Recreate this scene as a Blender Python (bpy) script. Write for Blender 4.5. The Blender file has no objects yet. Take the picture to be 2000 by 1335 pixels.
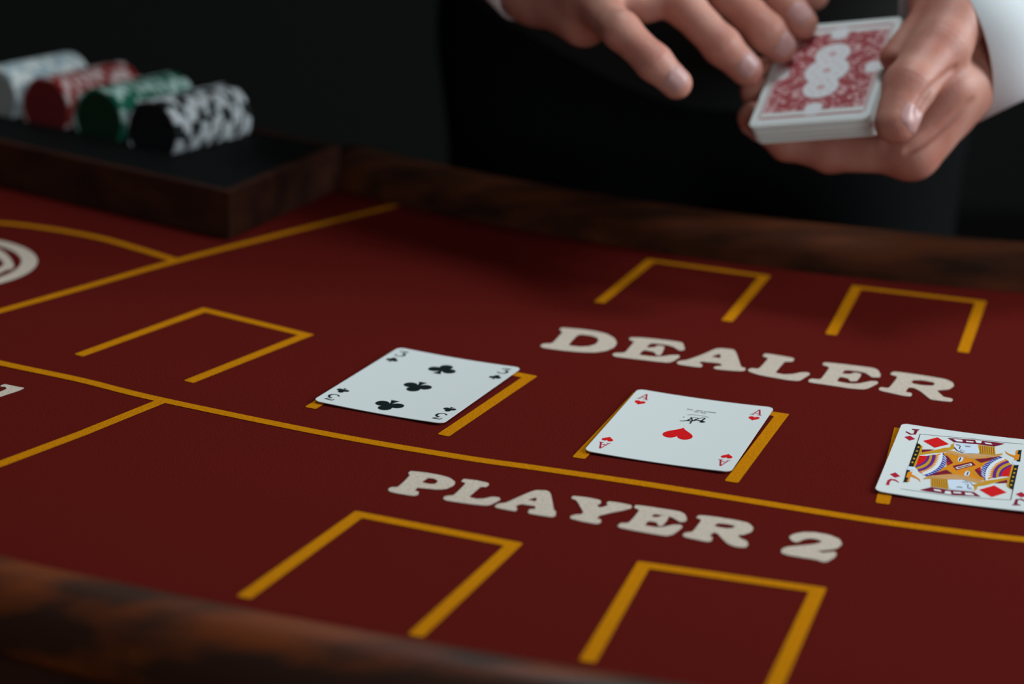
import bpy, bmesh, math, random
import numpy as np
from mathutils import Vector, Matrix
from mathutils.geometry import tessellate_polygon
import openvdb as vdb

random.seed(7)
SC = bpy.context.scene
COL = SC.collection
T = 0.76                       # height of the felt above the floor

# ------------------------------------------------------------------ camera
F, PITCH, ROLL, H = 4500.0, 0.30466150867, 0.04086765841, 0.33643246
CP, SP, CR, SR = math.cos(PITCH), math.sin(PITCH), math.cos(ROLL), math.sin(ROLL)
cam = bpy.data.cameras.new('camera'); cam_o = bpy.data.objects.new('camera', cam); COL.objects.link(cam_o)
cam.sensor_fit = 'HORIZONTAL'; cam.sensor_width = 22.2222; cam.lens = 50.0
cam.clip_start = 0.05; cam.clip_end = 30
r0, u0, f0 = Vector((1, 0, 0)), Vector((0, SP, CP)), Vector((0, CP, -SP))
rr, uu = CR * r0 + SR * u0, -SR * r0 + CR * u0
M = Matrix((rr, uu, -f0)).transposed().to_4x4(); M.translation = (0, 0, T + H)
cam_o.matrix_world = M
cam.dof.use_dof = True; cam.dof.focus_distance = 1.0; cam.dof.aperture_fstop = 3.4
SC.camera = cam_o
SC.view_settings.view_transform = 'Standard'; SC.view_settings.look = 'None'
SC.view_settings.exposure = -0.08; SC.view_settings.gamma = 1.0; SC.view_settings.use_curve_mapping = False

# ------------------------------------------------------------------ world and lights
w = bpy.data.worlds.new('world'); SC.world = w; w.use_nodes = True
bg = w.node_tree.nodes['Background']; bg.inputs[0].default_value = (1.0, 1.0, 0.94, 1); bg.inputs[1].default_value = 0.075

def area(name, loc, target, sx, sy, power, col):
    l = bpy.data.lights.new(name, 'AREA'); l.shape = 'RECTANGLE'; l.size = sx; l.size_y = sy
    l.energy = power; l.color = col
    o = bpy.data.objects.new(name, l); COL.objects.link(o); o.location = loc
    o.rotation_euler = (Vector(target) - Vector(loc)).to_track_quat('-Z', 'Y').to_euler()
    return o
LC = (0.80, 0.94, 1.0)
area('ceiling_lamp', (0.24, 1.27, T + 1.40), (0.12, 1.1, T), 0.34, 0.34, 8.8, LC)
area('side_window', (2.3, 0.95, T + 1.05), (0.0, 1.2, T), 1.2, 0.9, 66, LC)
area('front_fill', (0.9, -2.2, T + 0.55), (0.1, 1.1, T + .1), 1.5, 0.9, 24, LC)  # fill light added on the camera side, no known window there

# ------------------------------------------------------------------ helpers
def ray(px, py, d):
    """point on the photograph's line of sight at depth d (metres along the lens axis)"""
    u, v = (px - 1000) / F, (py - 667.5) / F
    u, v = CR * u + SR * v, -SR * u + CR * v
    return np.array([u * d, d * CP - v * d * SP, T + H - d * SP - v * d * CP])
def at(px, py, z=0.0):
    """point of the horizontal plane z above the felt"""
    a = ray(px, py, 1.0) - np.array([0, 0, T + H])
    return np.array([0, 0, T + H]) + a * ((H - z) / -a[2])
def xy(px, py, z=0.0): return at(px, py, z)[:2]

MATS = {}
def mat(name, col, rough=0.6, spec=0.4, var=0.0, scale=60, bump=0.0, bscale=400, sss=0.0, sheen=0.0, coat=0.0, stretch=None, col2=None):
    if name in MATS: return MATS[name]
    m = bpy.data.materials.new(name); m.use_nodes = True; nt = m.node_tree; b = nt.nodes['Principled BSDF']
    b.inputs['Roughness'].default_value = rough; b.inputs['Specular IOR Level'].default_value = spec
    b.inputs['Base Color'].default_value = (*col, 1)
    tc = nt.nodes.new('ShaderNodeTexCoord'); src = tc.outputs['Object']
    if stretch:
        mp = nt.nodes.new('ShaderNodeMapping'); mp.inputs['Scale'].default_value = stretch
        nt.links.new(src, mp.inputs['Vector']); src = mp.outputs['Vector']
    if var or col2:
        n = nt.nodes.new('ShaderNodeTexNoise'); n.inputs['Scale'].default_value = scale; n.inputs['Detail'].default_value = 5
        nt.links.new(src, n.inputs['Vector'])
        r = nt.nodes.new('ShaderNodeValToRGB'); r.color_ramp.elements[0].position = 0.32; r.color_ramp.elements[1].position = 0.68
        c2 = col2 or tuple(c * (1 - var) for c in col)
        r.color_ramp.elements[0].color = (*c2, 1); r.color_ramp.elements[1].color = (*col, 1)
        nt.links.new(n.outputs['Fac'], r.inputs[0]); nt.links.new(r.outputs[0], b.inputs['Base Color'])
    if bump:
        n2 = nt.nodes.new('ShaderNodeTexNoise'); n2.inputs['Scale'].default_value = bscale; n2.inputs['Detail'].default_value = 4
        nt.links.new(src, n2.inputs['Vector'])
        bp = nt.nodes.new('ShaderNodeBump'); bp.inputs['Strength'].default_value = bump; bp.inputs['Distance'].default_value = 0.001
        nt.links.new(n2.outputs['Fac'], bp.inputs['Height']); nt.links.new(bp.outputs[0], b.inputs['Normal'])
    if sss:
        b.inputs['Subsurface Weight'].default_value = sss; b.inputs['Subsurface Radius'].default_value = (1, .35, .2); b.inputs['Subsurface Scale'].default_value = 0.004
    if sheen: b.inputs['Sheen Weight'].default_value = sheen; b.inputs['Sheen Tint'].default_value = (*col, 1)
    if coat: b.inputs['Coat Weight'].default_value = coat; b.inputs['Coat Roughness'].default_value = 0.15
    MATS[name] = m; return m

FELT = mat('felt', (0.130, 0.0112, 0.0085), 1.0, 0.0, 0.16, 900, 0.5, 1400, col2=(0.105, 0.0090, 0.0068))
GOLD = mat('gold_paint', (0.64, 0.225, 0.004), 1.0, 0.0, 0.0, 700, 0.4, 1400, col2=(0.52, 0.175, 0.004))
WHITEP = mat('white_paint', (0.70, 0.57, 0.47), 1.0, 0.0, 0.0, 700, 0.4, 1400, col2=(0.58, 0.45, 0.36))
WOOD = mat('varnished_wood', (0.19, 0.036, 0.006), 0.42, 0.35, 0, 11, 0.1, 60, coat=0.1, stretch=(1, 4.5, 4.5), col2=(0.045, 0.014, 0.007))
MATS['varnished_wood'].node_tree.nodes['Color Ramp'].color_ramp.elements[0].position = 0.50  # sparse orange streaks mix wood grain with highlights painted into the colour
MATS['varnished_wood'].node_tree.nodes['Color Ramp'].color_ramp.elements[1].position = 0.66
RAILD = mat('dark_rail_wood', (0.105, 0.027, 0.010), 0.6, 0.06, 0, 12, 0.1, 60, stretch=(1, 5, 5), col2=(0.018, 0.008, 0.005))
WOODD = mat('dark_wood', (0.060, 0.019, 0.010), 0.6, 0.1, 0, 14, 0.1, 60, stretch=(1, 5, 5), col2=(0.028, 0.010, 0.007))
BLACKP = mat('black_plastic', (0.007, 0.007, 0.007), 0.7, 0.06, bump=0.05)
CARD = mat('card_stock', (0.76, 0.76, 0.74), 0.5, 0.2, bump=0.02, bscale=900)
EDGE = mat('card_edge', (0.92, 0.92, 0.87), 0.8, 0.1)
RED = mat('red_ink', (0.70, 0.006, 0.008), 0.6, 0.12)
CRIM = mat('crimson_ink', (0.46, 0.008, 0.03), 0.6, 0.12)
MARO = mat('maroon_ink', (0.20, 0.006, 0.028), 0.6, 0.12)
INK = mat('black_ink', (0.006, 0.012, 0.012), 0.6, 0.12)
OCHRE = mat('ochre_ink', (0.62, 0.30, 0.012), 0.6, 0.12)
ORANGE = mat('orange_ink', (0.80, 0.25, 0.008), 0.6, 0.12)
TAN = mat('tan_ink', (0.66, 0.34, 0.14), 0.6, 0.12)
PURP = mat('purple_ink', (0.13, 0.02, 0.22), 0.6, 0.12)
BLUE = mat('blue_ink', (0.025, 0.05, 0.36), 0.6, 0.12)
PALE = mat('pale_blue_ink', (0.72, 0.78, 0.90), 0.45, 0.3)
WINK = mat('white_ink', (0.86, 0.86, 0.85), 0.45, 0.3)
SKIN = mat('skin', (0.56, 0.265, 0.20), 0.50, 0.35, 0, 45, 0.25, 600, sss=0.35, col2=(0.47, 0.165, 0.118))
NAIL = mat('fingernail', (0.54, 0.285, 0.265), 0.36, 0.4, sss=0.2)
SHIRT = mat('white_cotton', (0.90, 0.91, 0.92), 0.85, 0.1, bump=0.15, bscale=900)
VEST = mat('black_wool', (0.044, 0.044, 0.042), 1.0, 0.0)
TROU = mat('black_trouser_wool', (0.009, 0.009, 0.009), 1.0, 0.0)
HAIR = mat('dark_hair', (0.02, 0.012, 0.008), 0.6, 0.2)

def link(name, me, m=None, parent=None, smooth=False):
    o = bpy.data.objects.new(name, me); COL.objects.link(o)
    if m is not None and not me.materials: me.materials.append(m)
    if smooth:
        for p in me.polygons: p.use_smooth = True
    if parent: o.parent = parent
    return o
def mesh(name, verts, faces):
    me = bpy.data.meshes.new(name); me.from_pydata([tuple(map(float, v)) for v in verts], [], [tuple(map(int, f)) for f in faces]); me.update(); return me
def from_bm(name, bm):
    me = bpy.data.meshes.new(name); bm.to_mesh(me); bm.free(); return me
def empty(name, loc, mw=None):
    o = bpy.data.objects.new(name, None); COL.objects.link(o); o.empty_display_size = 0.02
    if mw is not None: o.matrix_world = mw
    else: o.location = loc
    return o
def tag(o, label=None, cat=None, group=None, kind=None):
    if label: o['label'] = label
    if cat: o['category'] = cat
    if group: o['group'] = group
    if kind: o['kind'] = kind
    return o
def chaikin(p, n=1):
    p = np.asarray(p, float)
    for _ in range(n):
        q = np.roll(p, -1, 0); p = np.stack([0.75 * p + 0.25 * q, 0.25 * p + 0.75 * q], 1).reshape(-1, p.shape[1])
    return p
def soft(p, n=2, t=0.2):
    """round only the corners of a traced outline"""
    p = np.asarray(p, float)
    for _ in range(n):
        q = np.roll(p, -1, 0); p = np.stack([(1 - t) * p + t * q, t * p + (1 - t) * q], 1).reshape(-1, p.shape[1])
    return p
def flat(name, outer, holes, m, parent, zf, cut=None):
    """a flat printed shape: outline with holes in x, y, filled, at height zf(x, y), local to parent"""
    loops = [[Vector((float(a), float(b), 0)) for a, b in l] for l in [outer] + list(holes)]
    tris = tessellate_polygon(loops); pts = [v for l in loops for v in l]
    bm = bmesh.new(); vs = [bm.verts.new(p) for p in pts]
    for t in tris:
        try: bm.faces.new([vs[i] for i in t])
        except ValueError: pass
    if cut:
        for x in cut:
            bmesh.ops.bisect_plane(bm, geom=bm.verts[:] + bm.edges[:] + bm.faces[:], plane_co=(x, 0, 0), plane_no=(1, 0, 0))
    for f in bm.faces:
        f.normal_update()
        if f.normal.z < 0: f.normal_flip()
    for v in bm.verts: v.co.z = zf(v.co.x, v.co.y)
    return link(name, from_bm(name, bm), m, parent)
def prism(name, pts, z0, z1, m, parent, bevel=0.0):
    n = len(pts); a = np.asarray(pts, float)
    area2 = sum(a[i][0] * a[(i + 1) % n][1] - a[(i + 1) % n][0] * a[i][1] for i in range(n))
    if area2 < 0: a = a[::-1]
    bm = bmesh.new(); lo = [bm.verts.new((p[0], p[1], z0)) for p in a]; hi = [bm.verts.new((p[0], p[1], z1)) for p in a]
    bm.faces.new(lo[::-1]); bm.faces.new(hi)
    for i in range(n): bm.faces.new((lo[i], lo[(i + 1) % n], hi[(i + 1) % n], hi[i]))
    if bevel: bmesh.ops.bevel(bm, geom=bm.edges[:], offset=bevel, segments=2, affect='EDGES', profile=0.7)
    return link(name, from_bm(name, bm), m, parent)
def sweep(name, path, prof, m, parent, side):
    """sweep a cross-section (offset to the side, height) along a plan path"""
    path = np.asarray(path, float); n = len(path); k = len(prof)
    t = np.gradient(path, axis=0); t /= np.linalg.norm(t, axis=1)[:, None]
    nm = np.stack([-t[:, 1], t[:, 0]], 1) * side
    V = [(*(path[i] + nm[i] * s), z) for i in range(n) for s, z in prof]
    Fc = [(i * k + j, i * k + (j + 1) % k, (i + 1) * k + (j + 1) % k, (i + 1) * k + j) for i in range(n - 1) for j in range(k)]
    Fc += [tuple(range(k)), tuple(range((n - 1) * k, n * k))[::-1]]
    me = mesh(name, V, Fc)
    bm = bmesh.new(); bm.from_mesh(me); bmesh.ops.recalc_face_normals(bm, faces=bm.faces[:]); bm.to_mesh(me); bm.free()
    return link(name, me, m, parent, True)

# ------------------------------------------------------------------ room
fl = link('floor', mesh('floor', [(-4, -4, 0), (4, -4, 0), (4, 5, 0), (-4, 5, 0)], [(0, 1, 2, 3)]), mat('dark_carpet', (0.015, 0.015, 0.013), 1, 0.0, bump=0.3)); tag(fl, kind='structure')
wb = link('wall_back', mesh('wall_back', [(-4, 4.5, 0), (4, 4.5, 0), (4, 4.5, 3), (-4, 4.5, 3)], [(0, 1, 2, 3)]), mat('dark_wall', (0.022, 0.022, 0.020), 1, 0.0, bump=0.2)); tag(wb, kind='structure')

for nm, x in (('wall_left', -4), ('wall_right', 4)):
    ws = link(nm, mesh(nm, [(x, -4, 0), (x, 4.5, 0), (x, 4.5, 3), (x, -4, 3)], [(0, 1, 2, 3)]), MATS['dark_wall']); tag(ws, kind='structure')

# ------------------------------------------------------------------ table
CC, RF = np.array([0.57, 2.472]), 1.879          # centre of the layout's arcs, inner edge of the players' rail
CN, RN = np.array([0.37, 1.94]), 0.75            # dealer's notch
def arc(c, r, a0, a1, n): return [c + r * np.array([math.cos(a), math.sin(a)]) for a in np.linspace(math.radians(a0), math.radians(a1), n)]
table = empty('gaming_table', (0.3, 1.1, T))
tag(table, 'wooden casino table with dark red felt printed in gold lines', 'table')
table.location = (0, 0, 0)
CF = np.array([0.45, 2.2]); RF = float(np.mean([np.linalg.norm(at(*q, 0.018)[:2] - CF) for q in ((0, 1080), (235, 1133), (469, 1189), (640, 1222), (791, 1250), (980, 1279), (1172, 1303))])) - 0.0098
front = arc(CF, RF + 0.012, 200, 325, 120)
rear = [np.array([1.55, 1.9])] + [p for p in arc(CN, RN - 0.02, 335, 225, 60)] + [np.array([-0.41, 1.585]), np.array([-0.95, 1.93])]
felt = flat('felt', front + rear, [], FELT, table, lambda x, y: T)
felt['label'] = 'dark red felt'
base = prism('table_base', front + rear, T - 0.05, T - 0.002, WOODD, table)
railp = [(0, -0.02), (0.0, 0.006), (0.002, 0.012), (0.008, 0.017), (0.014, 0.0195), (0.022, 0.018), (0.028, 0.013), (0.032, 0.005), (0.0325, -0.004), (0.029, -0.010), (0.022, -0.012), (0.0, -0.03)]
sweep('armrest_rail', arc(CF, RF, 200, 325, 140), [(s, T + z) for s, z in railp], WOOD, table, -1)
rail2 = [(0, -0.02), (0.0, 0.007), (0.003, 0.013), (0.010, 0.018), (0.02, 0.0205), (0.032, 0.020), (0.040, 0.014), (0.042, 0.004), (0.042, -0.05), (0.0, -0.05)]
a_start = math.degrees(math.atan2(1.3766 - CN[1], -0.125 - CN[0])) % 360
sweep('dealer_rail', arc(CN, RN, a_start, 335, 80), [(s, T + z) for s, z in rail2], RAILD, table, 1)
for lx, ly in ((-0.45, 1.5), (1.25, 1.5), (0.0, 0.95), (1.0, 0.85)):
    prism('leg', [(lx - .04, ly - .04), (lx + .04, ly - .04), (lx + .04, ly + .04), (lx - .04, ly + .04)], 0, T - 0.05, WOODD, table, 0.006)

PZ = lambda x, y: T + 0.00025
PZ2 = lambda x, y: T + 0.00030
LW = 0.0056
def ribbon(name, pts, wd=LW, zf=PZ, sub=1):
    p = np.asarray(pts, float)
    t = np.gradient(p, axis=0); t /= np.linalg.norm(t, axis=1)[:, None]; n = np.stack([-t[:, 1], t[:, 0]], 1) * wd / 2
    return flat(name, list(p + n) + list((p - n)[::-1]), [], GOLD, felt, zf)
def smooth_line(pts, n=12):
    p = [np.asarray(q, float) for q in pts]; out = []
    p = [2 * p[0] - p[1]] + p + [2 * p[-1] - p[-2]]
    for i in range(1, len(p) - 2):
        for t in np.linspace(0, 1, n, endpoint=False):
            a, b, c, d = p[i - 1], p[i], p[i + 1], p[i + 2]
            out.append(0.5 * (2 * b + (c - a) * t + (2 * a - 5 * b + 4 * c - d) * t * t + (3 * b - a - 3 * c + d) * t ** 3))
    out.append(p[-2]); return out
def pl(*a): return [xy(*q) for q in a]
ml = pl((0, 709), (155, 742), (310, 780), (640, 848), (900, 893), (1050, 914.5), (1250, 944), (1450, 976), (1700, 1016), (1850, 1036), (2000, 1054))
d0 = ml[0] - ml[1]; d1 = ml[-1] - ml[-2]
ribbon('painted_line', smooth_line([ml[0] + d0 * 1.2 + np.array([0, .004])] + ml + [ml[-1] + d1 + np.array([0, .004]), ml[-1] + 2.2 * d1 + np.array([0, .016])]))
far = pl((0, 608), (170, 560), (345, 510), (560, 455), (775, 401))
ribbon('painted_line', smooth_line([2 * far[0] - far[1]] + far), zf=PZ2)
ribbon('painted_line', smooth_line(pl((-120, 432), (0, 436), (90, 446), (190, 464), (270, 486), (350, 511))))
ribbon('painted_line', pl((-130, 947), (0, 907), (160, 847), (318, 783)), zf=PZ2)

def rounded(p, r=0.0009):
    """trim every corner of an outline by a small radius"""
    p = np.asarray(p, float); out = []
    for i in range(len(p)):
        a, b, c = p[i - 1], p[i], p[(i + 1) % len(p)]
        u, v = (a - b) / np.linalg.norm(a - b), (c - b) / np.linalg.norm(c - b)
        out += [b + u * r, b + (u + v) * r * .3, b + v * r]
    return out
def box_outline(tl, tr, re, le, wd=LW):
    tl, tr, re, le = map(np.asarray, (tl, tr, re, le))
    def un(v): return v / np.linalg.norm(v)
    ex, dl, dr = un(tr - tl), un(le - tl), un(re - tr)
    def inset(c, a, b):     # corner between directions a and b
        s = abs(a[0] * b[1] - a[1] * b[0]); return c + (a + b) * wd / s
    itl, itr = inset(tl, ex, dl), inset(tr, -ex, dr)
    out = [le, tl, tr, re, re - ex * wd * 1.02, itr, itl, le + ex * wd * 1.02]
    # slightly rounded brush ends
    return flat('painted_card_box', rounded(out), [], GOLD, felt, PZ)
box_outline(*pl((397, 601), (614, 654), (377.4, 748.5), (144.7, 692)))
box_outline(*pl((694.2, 998), (1022.2, 1061.2), (825.9, 1245), (461.7, 1164.4)))
tl, le, tr = pl((1245.6, 1096.2), (1130.8, 1290), (1614.7, 1148.6)); rd = np.array(xy(1532, 1335)) - tr; rd /= np.linalg.norm(rd)
box_outline(tl, tr, tr + rd * 0.094, le)
box_outline(*pl((1664.5, 557.9), (1927, 588.7), (1892.2, 689.9), (1611.7, 652.5)))
box_outline(*pl((777, 683), (1050, 735), (877, 853), (595, 795)))
box_outline(*pl((1238, 766), (1541.6, 809), (1441.5, 943.5), (1117.3, 893)))
tl, le = pl((1746.7, 835), (1709.6, 982)); ex = np.array([math.cos(-.262), math.sin(-.262)]) * 0.0716
box_outline(tl, tl + ex, le + ex, le)
le, p1, re, p2 = pl((1160, 590), (1257, 512), (1430, 629), (1504.5, 540))
u1 = (p1 - le) / np.linalg.norm(p1 - le); u2 = (p2 - re) / np.linalg.norm(p2 - re)
box_outline(le + u1 * 0.0945, re + u2 * 0.0945, re, le)

# lettering traced in magnified crops of the layout
Z1 = lambda a, b: xy(1040 + a / 4.5455, 620 + b / 4.5455)
Z2 = lambda a, b: xy(1440 + a / 4.5455, 660 + b / 4.5455)
Z3 = lambda a, b: xy(750 + a / 4.4444, 900 + b / 4.4444)
Z4 = lambda a, b: xy(1180 + a / 4.0, 960 + b / 4.0)
Z5 = lambda a, b: xy(a / 4.762, 680 + b / 4.762)
Z6 = lambda a, b: xy(a / 4.762, 400 + b / 4.762)
def letter(fn, outer, *holes):
    flat('printed_letter', soft([fn(*p) for p in outer], 2, 0.15), [soft([fn(*p) for p in h], 2, 0.15) for h in holes], WHITEP, felt, PZ)
letter(Z1, [(255,92),(430,106),(560,123),(660,148),(728,185),(750,230),(725,268),(660,298),(560,314),(420,310),(280,297),(90,272),(68,252),(95,235),(175,232),(225,180),(270,130),(238,112)],
       [(425,152),(530,165),(582,187),(585,212),(560,240),(500,258),(420,262),(318,250),(345,215),(390,168)])
letter(Z1, [(865,178),(1000,184),(1200,205),(1332,224),(1345,258),(1352,290),(1305,297),(1255,264),(1195,246),(1050,228),(1008,270),(1085,268),(1112,250),(1172,258),(1162,295),(1138,338),(1100,338),(1085,312),(1060,303),(985,291),(942,334),(1080,350),(1160,347),(1230,335),(1300,335),(1310,352),(1250,392),(1210,404),(1100,394),(960,377),(730,350),(706,330),(735,316),(820,315),(860,270),(905,215),(858,200)])
letter(Z1, [(1640,273),(1790,286),(1815,330),(1850,440),(1892,452),(1887,474),(1840,480),(1640,464),(1603,450),(1625,436),(1682,430),(1672,410),(1590,402),(1500,393),(1478,402),(1512,425),(1497,444),(1450,442),(1300,420),(1277,405),(1300,388),(1370,380),(1500,335)], [(1665,322),(1673,364),(1585,352)])
letter(Z2, [(240,141),(300,146),(490,178),(507,190),(490,214),(420,212),(380,260),(336,312),(420,327),(500,322),(570,306),(632,308),(647,325),(560,380),(530,384),(430,374),(200,332),(105,302),(93,285),(120,270),(190,276),(235,230),(278,180),(223,165)])
letter(Z2, [(770,218),(900,230),(1210,268),(1250,288),(1272,325),(1267,352),(1195,352),(1150,317),(1100,302),(958,285),(926,319),(1010,322),(1040,308),(1102,320),(1090,350),(1060,387),(1000,387),(985,362),(912,346),(880,386),(990,407),(1080,407),(1180,385),(1242,386),(1252,405),(1160,452),(1110,459),(1000,450),(820,422),(640,397),(628,380),(655,363),(740,370),(780,318),(822,262),(753,240)])
letter(Z2, [(1385,300),(1500,313),(1700,343),(1850,368),(1915,398),(1924,430),(1880,460),(1768,468),(1810,505),(1830,525),(1900,538),(1917,552),(1897,570),(1840,564),(1720,550),(1690,527),(1620,470),(1560,443),(1518,443),(1492,482),(1545,490),(1552,505),(1540,522),(1480,517),(1270,470),(1253,455),(1275,438),(1345,448),(1385,400),(1427,345),(1353,325)],
       [(1565,376),(1640,378),(1740,395),(1757,410),(1735,427),(1640,422),(1560,407),(1543,395)])
letter(Z3, [(230,90),(340,100),(480,123),(570,148),(620,185),(607,217),(540,247),(460,252),(360,242),(288,235),(268,262),(302,270),(297,297),(260,307),(130,287),(50,270),(33,250),(60,230),(120,230),(175,180),(227,125),(208,110)], [(385,150),(440,158),(472,180),(440,204),(390,202),(327,188)])
letter(Z3, [(690,158),(800,170),(905,193),(912,210),(890,230),(840,227),(790,270),(738,316),(800,332),(870,330),(940,313),(1002,320),(1012,340),(920,387),(880,390),(750,377),(540,347),(513,330),(525,310),(570,303),(602,303),(660,250),(712,195),(668,182)])
letter(Z3, [(1310,256),(1420,260),(1447,285),(1462,360),(1474,430),(1492,440),(1487,482),(1460,492),(1300,467),(1248,455),(1260,423),(1312,420),(1317,395),(1250,386),(1190,376),(1143,395),(1157,420),(1142,442),(980,410),(958,398),(990,373),(1060,366),(1190,305)], [(1325,318),(1322,354),(1245,341)])
letter(Z3, [(1640,306),(1760,318),(1882,343),(1883,372),(1850,385),(1860,403),(1895,406),(1945,386),(1930,368),(1950,353),(2050,366),(2152,388),(2147,414),(2080,432),(2000,447),(1870,477),(1847,500),(1882,512),(1884,537),(1850,552),(1700,524),(1618,502),(1618,482),(1660,468),(1715,466),(1732,450),(1690,375),(1670,345),(1623,325)])
letter(Z4, [(245,106),(330,116),(590,156),(632,180),(647,215),(637,237),(590,240),(540,207),(500,194),(390,176),(368,198),(420,203),(450,188),(507,195),(490,230),(455,270),(425,270),(410,242),(343,232),(316,266),(400,280),(460,280),(540,260),(602,263),(614,280),(540,337),(490,349),(400,337),(130,287),(103,272),(125,248),(190,248),(235,200),(277,145),(233,128)])
letter(Z4, [(740,186),(850,196),(1040,226),(1130,248),(1167,285),(1152,317),(1090,340),(1043,340),(1060,365),(1115,388),(1127,420),(1100,440),(1020,432),(960,407),(920,367),(880,325),(850,322),(823,347),(847,360),(837,390),(800,394),(640,360),(610,345),(630,323),(690,318),(728,270),(762,222),(716,205)], [(885,248),(960,256),(1022,268),(1010,287),(950,290),(857,272)])
letter(Z4, [(1480,333),(1560,318),(1650,320),(1760,340),(1842,375),(1860,415),(1820,447),(1740,460),(1660,464),(1710,480),(1800,470),(1817,490),(1800,517),(1740,550),(1710,552),(1650,532),(1440,500),(1383,480),(1388,450),(1430,433),(1540,423),(1640,413),(1698,398),(1690,382),(1620,367),(1560,374),(1510,400),(1465,387),(1443,355)])
letter(Z5, [(8,347),(45,335),(140,356),(234,372),(180,398),(80,430),(0,457),(-110,492),(-180,470),(-100,440),(0,408),(62,380),(52,362),(5,360)])
cr = np.array([-0.3084, 1.1667])
flat('printed_emblem_ring', arc(cr, 0.0558, 0, 356, 90), [arc(cr, 0.0475, 0, 356, 90)], WHITEP, felt, PZ)
letter(Z6, [(-60,395),(20,430),(70,470),(110,520),(132,570),(112,600),(60,608),(0,640),(-60,655),(-30,600),(40,560),(20,520),(-40,480)])

# ------------------------------------------------------------------ playing cards on the table
CW, CH, CT = 0.0635, 0.0889, 0.0003
def rrect(w_, h_, r=0.0034, n=6):
    p = []
    for cx, cy, a in ((w_/2 - r, h_/2 - r, 0), (-w_/2 + r, h_/2 - r, 90), (-w_/2 + r, -h_/2 + r, 180), (w_/2 - r, -h_/2 + r, 270)):
        p += [(cx + r * math.cos(math.radians(a + k * 90 / n)), cy + r * math.sin(math.radians(a + k * 90 / n))) for k in range(n + 1)]
    return p
CUTS = [x * 0.004 for x in range(-8, 9)]
class Card:
    def __init__(s, tl, bl, tr, label, bend=0.0006):
        tl, bl, tr = map(np.asarray, (tl, bl, tr))
        ex = tr - tl; ang = math.atan2(ex[1], ex[0]); c = (tl + (bl - tl) / 2 + ex / 2)
        s.mw = Matrix.Translation((c[0], c[1], T)) @ Matrix.Rotation(ang, 4, 'Z'); s.inv = s.mw.inverted(); s.bend = bend
        bm = bmesh.new(); vs = [bm.verts.new((a, b, 0)) for a, b in rrect(CW, CH)]; bm.faces.new(vs)
        for x in CUTS: bmesh.ops.bisect_plane(bm, geom=bm.verts[:] + bm.edges[:] + bm.faces[:], plane_co=(x, 0, 0), plane_no=(1, 0, 0))
        top = bm.faces[:]
        r = bmesh.ops.extrude_face_region(bm, geom=top)
        up = {v for v in r['geom'] if isinstance(v, bmesh.types.BMVert)}
        for v in bm.verts: v.co.z = s.z(v.co.x, v.co.y) - (0 if v in up else CT)
        bmesh.ops.recalc_face_normals(bm, faces=bm.faces[:])
        s.o = link('playing_card', from_bm('playing_card', bm), CARD); s.o.matrix_world = s.mw
        tag(s.o, label, 'playing card', 'face up cards on the felt'); s.n = 0
    def z(s, x, y): return 0.0009 + s.bend * (x / 0.032) ** 2 * (1 if x < 0 else 1.15)
    def loc(s, p):
        q = s.inv @ Vector((p[0], p[1], T)); return (q.x, q.y)
    def add(s, name, pts, m, holes=(), rot=False, lift=1):
        if rot: pts = [(-a, -b) for a, b in pts]; holes = [[(-a, -b) for a, b in h] for h in holes]
        e = 0.00004 + 0.00002 * lift
        return flat(name, pts, holes, m, s.o, lambda x, y: s.z(x, y) + e, CUTS)
def ell(cx, cy, rx, ry, n=28, a0=0): return [(cx + rx * math.cos(2 * math.pi * k / n + a0), cy + ry * math.sin(2 * math.pi * k / n + a0)) for k in range(n)]
def xf(pts, cx, cy, s, flip=False, sy=None): return [(cx + a * s * (-1 if flip else 1), cy + b * (sy or s) * (-1 if flip else 1)) for a, b in pts]
def heart():
    p = []
    for k in range(48):
        t = 2 * math.pi * k / 48; p.append((16 * math.sin(t) ** 3 / 16, (13 * math.cos(t) - 5 * math.cos(2 * t) - 2 * math.cos(3 * t) - math.cos(4 * t) + 2.5) / 15))
    return p[::-1]
def club_shapes():
    return [ell(0, 0.55, .47, .46), ell(-0.55, -0.13, .47, .46), ell(0.55, -0.13, .47, .46),
            [(-.14, .2), (.14, .2), (.17, -.1), (.1, -.3), (.16, -.62), (.32, -.95), (-.32, -.95), (-.16, -.62), (-.1, -.3), (-.17, -.1)]]
def stroke(pts, wd):
    p = np.asarray(pts, float); t = np.gradient(p, axis=0); t /= np.linalg.norm(t, axis=1)[:, None] + 1e-9
    w_ = np.asarray(wd, float) * np.ones(len(p)); n = np.stack([-t[:, 1], t[:, 0]], 1) * w_[:, None] / 2
    return [tuple(q) for q in list(p + n) + list((p - n)[::-1])]
THREE = [stroke([(-.46, .62), (-.44, .96), (.42, .96)], [.14, .2, .16]), stroke([(.42, 1.0), (.2, .7), (-.08, .34)], [.14, .14, .15]),
         stroke([(-.1, .34), (.15, .38), (.38, .2), (.47, -.1), (.40, -.42), (.15, -.62), (-.15, -.62), (-.42, -.46), (-.5, -.3)], [.13, .18, .26, .30, .26, .18, .15, .17, .24])]
A_OUT = [(-.08, 1.0), (.10, 1.0), (.50, -.50), (.66, -.52), (.66, -.62), (.12, -.62), (.12, -.52), (.30, -.50), (.22, -.18), (-.28, -.18), (-.38, -.50), (-.22, -.52), (-.22, -.62), (-.66, -.62), (-.66, -.52), (-.50, -.50)]
A_IN = [(-.02, .68), (.19, -.04), (-.24, -.04)]

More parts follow.
